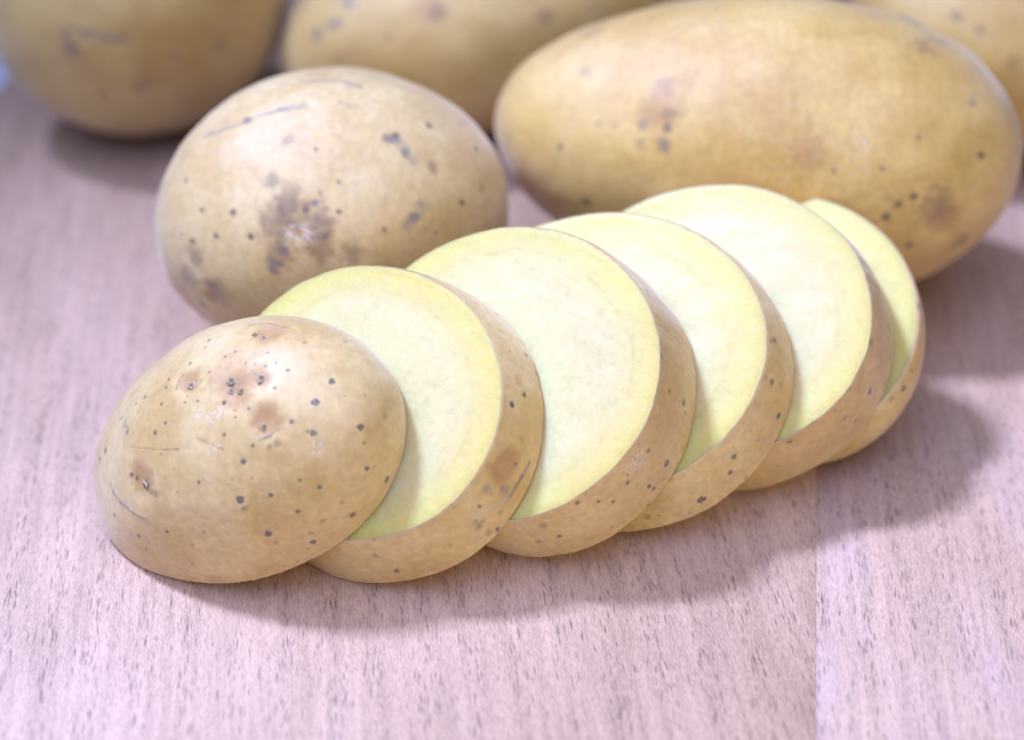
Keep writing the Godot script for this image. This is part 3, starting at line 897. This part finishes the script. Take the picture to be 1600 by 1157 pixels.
const MARKS_SLICE4 := [
	["dot", 1.0, Vector3(4.27, 3.08, 3.54)], ["dot", 1.0, Vector3(4.21, 2.63, 4.08)], ["grey", 1.0, Vector3(4.12, 2.76, 4.12)], ["white", 1.3, Vector3(4.47, 2.64, 3.66)],
	["white", 1.5, Vector3(4.48, 2.51, 3.77)], ["ring", 1.3, Vector3(4.36, 2.04, 4.23)], ["dot", 1.0, Vector3(3.59, 1.70, 4.86)], ["dot", 0.9, Vector3(3.55, 1.42, 4.92)],
	["ring", 1.5, Vector3(3.10, 0.99, 5.07)], ["brown", 1.0, Vector3(2.24, 0.65, 5.12)], ["dot", 0.7, Vector3(1.56, 3.94, 0.82)], ["tan", 1.5, Vector3(4.33, 3.17, 2.98)],
	["brown", 0.8, Vector3(3.85, 1.22, 4.81)], ["brown", 0.7, Vector3(2.92, 0.71, 5.10)],
]
const MARKS_SLICE5 := [
	["dot", 1.5, Vector3(5.92, 2.93, 3.37)], ["brown", 1.2, Vector3(6.02, 3.47, 1.79)], ["grey", 1.2, Vector3(6.18, 3.19, 2.31)], ["grey", 1.3, Vector3(6.34, 2.69, 2.57)],
	["brown", 1.3, Vector3(5.53, 2.39, 3.93)], ["ring", 1.3, Vector3(5.94, 2.06, 3.53)], ["brown", 1.1, Vector3(6.28, 1.91, 3.12)], ["brown", 0.9, Vector3(5.32, 2.04, 4.07)],
	["brown", 0.8, Vector3(5.51, 1.82, 3.92)], ["dot", 0.8, Vector3(4.61, 1.56, 4.31)], ["dot", 0.7, Vector3(6.37, 2.25, 2.84)], ["brown", 1.6, Vector3(3.73, 4.12, 0.16)],
]
const MARKS_SLICE6 := [
	["dot", 1.3, Vector3(7.03, 2.70, 1.91)], ["ring", 1.2, Vector3(6.69, 1.70, 2.98)], ["brown", 0.9, Vector3(6.49, 1.60, 3.13)], ["brown", 0.8, Vector3(6.83, 1.93, 2.78)],
]
const MARKS_P2 := [
	["dot", 1.8, Vector3(-4.66, 5.02, -0.49)], ["dot", 1.3, Vector3(-1.48, 4.79, -0.72)], ["dot", 1.2, Vector3(-0.67, 4.17, -1.00)], ["brown", 2, Vector3(-2.18, 4.88, -0.07)],
	["dot", 1.6, Vector3(-2.05, 4.87, -0.16)], ["dot", 1.3, Vector3(-4.84, 3.99, 0.95)], ["dot", 0.9, Vector3(-5.76, 4.11, 0.03)], ["dot", 0.9, Vector3(-5.44, 3.87, 0.65)],
	["dot", 0.8, Vector3(-3.40, 4.90, 0.33)], ["dot", 1.1, Vector3(-5.17, 3.56, 1.03)], ["dot", 1.1, Vector3(-5.65, 3.32, 0.81)], ["dot", 1.2, Vector3(-0.91, 3.72, 0.14)],
	["dot", 0.8, Vector3(-0.58, 3.71, -0.35)], ["dot", 0.8, Vector3(-2.98, 4.50, 0.79)], ["dot", 0.9, Vector3(-2.22, 3.74, 1.10)], ["brown", 3, Vector3(-4.12, 4.50, 0.75)],
	["brown", 5, Vector3(-3.83, 4.28, 1.01)], ["dot", 1.4, Vector3(-3.55, 4.15, 1.12)], ["dot", 1.5, Vector3(-3.24, 3.75, 1.34)], ["brown", 7, Vector3(-3.60, 3.99, 1.22)],
	["brown", 6, Vector3(-4.11, 3.93, 1.21)], ["brown", 5, Vector3(-3.30, 3.95, 1.24)], ["white", 4, Vector3(-3.74, 3.71, 1.37)], ["white", 3.5, Vector3(-3.51, 3.76, 1.35)],
	["brown", 5, Vector3(-3.31, 3.55, 1.43)], ["brown", 5, Vector3(-3.95, 3.48, 1.44)], ["bruise", 2.6, Vector3(-4.12, 3.25, 1.49)], ["bruise", 2, Vector3(-3.94, 3.53, 1.42)],
	["eye", 4, Vector3(-5.37, 2.34, 1.10)], ["bruise", 2.4, Vector3(-5.57, 2.03, 0.88)], ["bruise", 2.0, Vector3(-5.31, 2.55, 1.16)], ["brown", 4, Vector3(-5.60, 3.07, 0.92)],
	["brown", 4, Vector3(-5.78, 2.56, 0.82)], ["brown", 5, Vector3(-5.23, 2.47, 1.19)], ["brown", 4, Vector3(-2.76, 3.45, 1.39)], ["bruise", 1.3, Vector3(-3.30, 4.37, 0.95)],
	["bruise", 1.4, Vector3(-3.37, 4.24, 1.06)], ["brown", 2, Vector3(-3.87, 4.98, 0.14)], ["brown", 2.5, Vector3(-1.41, 4.37, 0.05)], ["dot", 1, Vector3(-2.98, 4.09, 1.11)],
	["dot", 1.2, Vector3(-4.51, 3.69, 1.25)], ["streak", 0.9, Vector3(-3.79, 5.31, -1.37), Vector3(-3.54, 5.33, -1.42)], ["streak", 1.0, Vector3(-3.54, 5.33, -1.42), Vector3(-3.20, 5.34, -1.42)], ["streak", 0.8, Vector3(-3.20, 5.34, -1.42), Vector3(-2.96, 5.33, -1.37)],
	["streak", 1.6, Vector3(-2.96, 5.33, -1.37), Vector3(-2.73, 5.30, -1.25)], ["streak", 0.8, Vector3(-4.49, 5.09, -0.52), Vector3(-4.16, 5.18, -0.55)], ["streak", 1.8, Vector3(-4.03, 5.21, -0.57), Vector3(-3.68, 5.26, -0.58)], ["streak", 1.0, Vector3(-4.16, 5.18, -0.55), Vector3(-3.98, 5.22, -0.56)],
	["streak", 1.3, Vector3(-5.44, 4.64, -0.63), Vector3(-5.14, 4.81, -0.52)], ["streak", 0.9, Vector3(-5.14, 4.81, -0.52), Vector3(-4.76, 4.97, -0.45)], ["streak", 1.3, Vector3(-2.22, 4.89, -0.06), Vector3(-2.01, 4.81, -0.07)], ["streak", 2.2, Vector3(-2.01, 4.81, -0.07), Vector3(-1.85, 4.65, 0.07)],
	["streak", 1.8, Vector3(-1.85, 4.65, 0.07), Vector3(-1.73, 4.54, 0.13)], ["streak", 2.2, Vector3(-1.83, 3.70, 0.93), Vector3(-1.73, 3.79, 0.82)], ["streak", 2.4, Vector3(-1.73, 3.79, 0.82), Vector3(-1.58, 3.92, 0.64)],
]
const MARKS_P3 := [
	["dot", 1.3, Vector3(2.92, 5.27, -2.76)], ["dot", 1.6, Vector3(2.70, 4.86, -2.09)], ["brown", 4, Vector3(2.83, 4.82, -1.95)], ["tan", 9, Vector3(2.78, 4.63, -1.77)],
	["brown", 3, Vector3(2.88, 4.52, -1.61)], ["dot", 2.0, Vector3(2.85, 4.32, -1.46)], ["bruise", 2.0, Vector3(2.41, 4.30, -1.65)], ["dot", 1.4, Vector3(1.60, 4.13, -2.02)],
	["dot", 1.3, Vector3(1.92, 4.18, -1.84)], ["dot", 1.4, Vector3(0.93, 3.56, -2.18)], ["dot", 1.8, Vector3(1.40, 2.65, -1.71)], ["dot", 1.3, Vector3(3.69, 4.53, -1.29)],
	["dot", 1.2, Vector3(3.85, 5.06, -1.80)], ["dot", 1.4, Vector3(4.70, 4.62, -1.07)], ["dot", 1.4, Vector3(5.58, 5.05, -1.36)], ["dot", 1.9, Vector3(6.89, 5.35, -2.01)],
	["dot", 1.3, Vector3(6.25, 4.64, -0.92)], ["dot", 1.5, Vector3(7.29, 4.43, -0.89)], ["dot", 1.1, Vector3(6.64, 4.01, -0.53)], ["pale", 1.4, Vector3(2.10, 4.81, -2.42)],
	["dot", 1.2, Vector3(7.80, 4.83, -1.51)], ["dot", 1.6, Vector3(6.97, 3.37, -0.37)], ["dot", 1.5, Vector3(7.24, 3.49, -0.44)], ["dot", 1.7, Vector3(6.76, 3.14, -0.31)],
	["eye", 6, Vector3(7.91, 2.93, -0.56)], ["brown", 6, Vector3(7.72, 3.29, -0.52)], ["dot", 1.1, Vector3(7.44, 4.77, -1.25)], ["dot", 1.2, Vector3(6.45, 5.61, -2.88)],
	["bruise", 4, Vector3(7.44, 5.35, -3.62)], ["bruise", 3.5, Vector3(7.57, 5.31, -3.57)], ["bruise", 3, Vector3(7.92, 5.24, -2.89)], ["bruise", 2.5, Vector3(7.71, 5.33, -2.87)],
	["bruise", 2.6, Vector3(8.30, 4.69, -1.68)], ["tan", 6, Vector3(5.40, 4.26, -0.70)], ["dot", 1.6, Vector3(8.51, 3.95, -1.12)], ["tan", 6, Vector3(1.55, 4.94, -4.09)],
	["brown", 3, Vector3(1.40, 4.69, -2.89)], ["dot", 1, Vector3(5.76, 3.97, -0.51)], ["brown", 5, Vector3(7.48, 5.36, -2.51)], ["white", 3, Vector3(6.30, 4.44, -0.77)],
	["bruise", 3, Vector3(5.72, 5.56, -4.07)], ["brown", 2.5, Vector3(2.37, 4.02, -1.49)], ["brown", 3, Vector3(2.78, 4.05, -1.31)], ["dot", 1, Vector3(3.18, 3.23, -0.87)],
	["dot", 1.6, Vector3(7.28, 2.48, -0.42)], ["brown", 4, Vector3(8.35, 2.27, -0.90)], ["streak", 2.6, Vector3(7.29, 5.44, -3.39), Vector3(7.57, 5.31, -3.57)], ["streak", 2.4, Vector3(7.71, 5.33, -2.87), Vector3(8.01, 5.20, -2.91)],
	["streak", 1.6, Vector3(2.78, 4.14, -1.37), Vector3(2.84, 4.01, -1.26)], ["streak", 1.6, Vector3(1.32, 4.70, -3.03), Vector3(1.49, 4.67, -2.74)],
]
const MARKS_P4 := [
	["bruise", 3.4, Vector3(-9.28, 3.25, -7.11)], ["brown", 5, Vector3(-7.89, 2.33, -7.19)], ["bruise", 2, Vector3(-9.36, 3.56, -7.17)], ["dot", 1.4, Vector3(-7.12, 2.95, -7.36)],
	["dot", 1.2, Vector3(-10.20, 2.76, -7.44)], ["brown", 3, Vector3(-8.73, 2.16, -7.16)], ["bruise", 2, Vector3(-6.26, 2.91, -7.91)], ["streak", 1.8, Vector3(-9.13, 3.68, -7.15), Vector3(-8.88, 3.58, -7.10)],
	["streak", 1.9, Vector3(-8.88, 3.58, -7.10), Vector3(-8.50, 3.51, -7.08)], ["streak", 1.7, Vector3(-8.50, 3.51, -7.08), Vector3(-8.05, 3.50, -7.13)],
]
const MARKS_P5 := [
	["bruise", 3, Vector3(-3.78, 3.36, -8.07)], ["bruise", 2.6, Vector3(-4.20, 3.09, -8.18)], ["bruise", 3, Vector3(-3.47, 3.76, -8.26)], ["tan", 7, Vector3(-1.79, 3.89, -7.75)],
	["brown", 4, Vector3(-1.56, 3.81, -7.66)], ["bruise", 3, Vector3(-4.57, 3.35, -9.16)], ["dot", 1.3, Vector3(-2.66, 3.32, -7.52)], ["tan", 5, Vector3(-3.72, 2.73, -7.65)],
	["brown", 3, Vector3(0.70, 3.64, -7.76)], ["streak", 2.2, Vector3(-3.86, 3.32, -8.10), Vector3(-3.67, 3.41, -8.04)],
]
const MARKS_P6 := [
	["dot", 1.4, Vector3(9.19, 4.03, -6.97)], ["dot", 1.4, Vector3(9.63, 3.83, -6.69)], ["brown", 3, Vector3(10.34, 3.28, -6.37)], ["streak", 1.2, Vector3(9.13, 4.04, -7.00), Vector3(9.25, 4.00, -6.92)],
]
const BUDS := [
	[Vector3(-4.35, 3.60, 5.42), 0.075, 0.7, 1],
	[Vector3(-4.34, 3.52, 5.56), 0.06, 0.9, 2],
	[Vector3(-4.17, 3.55, 5.62), 0.065, 0.5, 3],
	[Vector3(-4.45, 3.38, 5.69), 0.04, 0.3, 4],
	[Vector3(-3.86, 3.72, 5.53), 0.08, 1.0, 5],
	[Vector3(-5.04, 3.33, 5.15), 0.085, 1.0, 6],
	[Vector3(-3.79, 3.24, 6.14), 0.06, 1.0, 7],
	[Vector3(-5.83, 1.83, 5.82), 0.08, 0.9, 8],
	[Vector3(-3.90, 3.93, 4.73), 0.055, 0.9, 9],
	[Vector3(-4.05, 3.90, 4.60), 0.04, 0.3, 10],
]
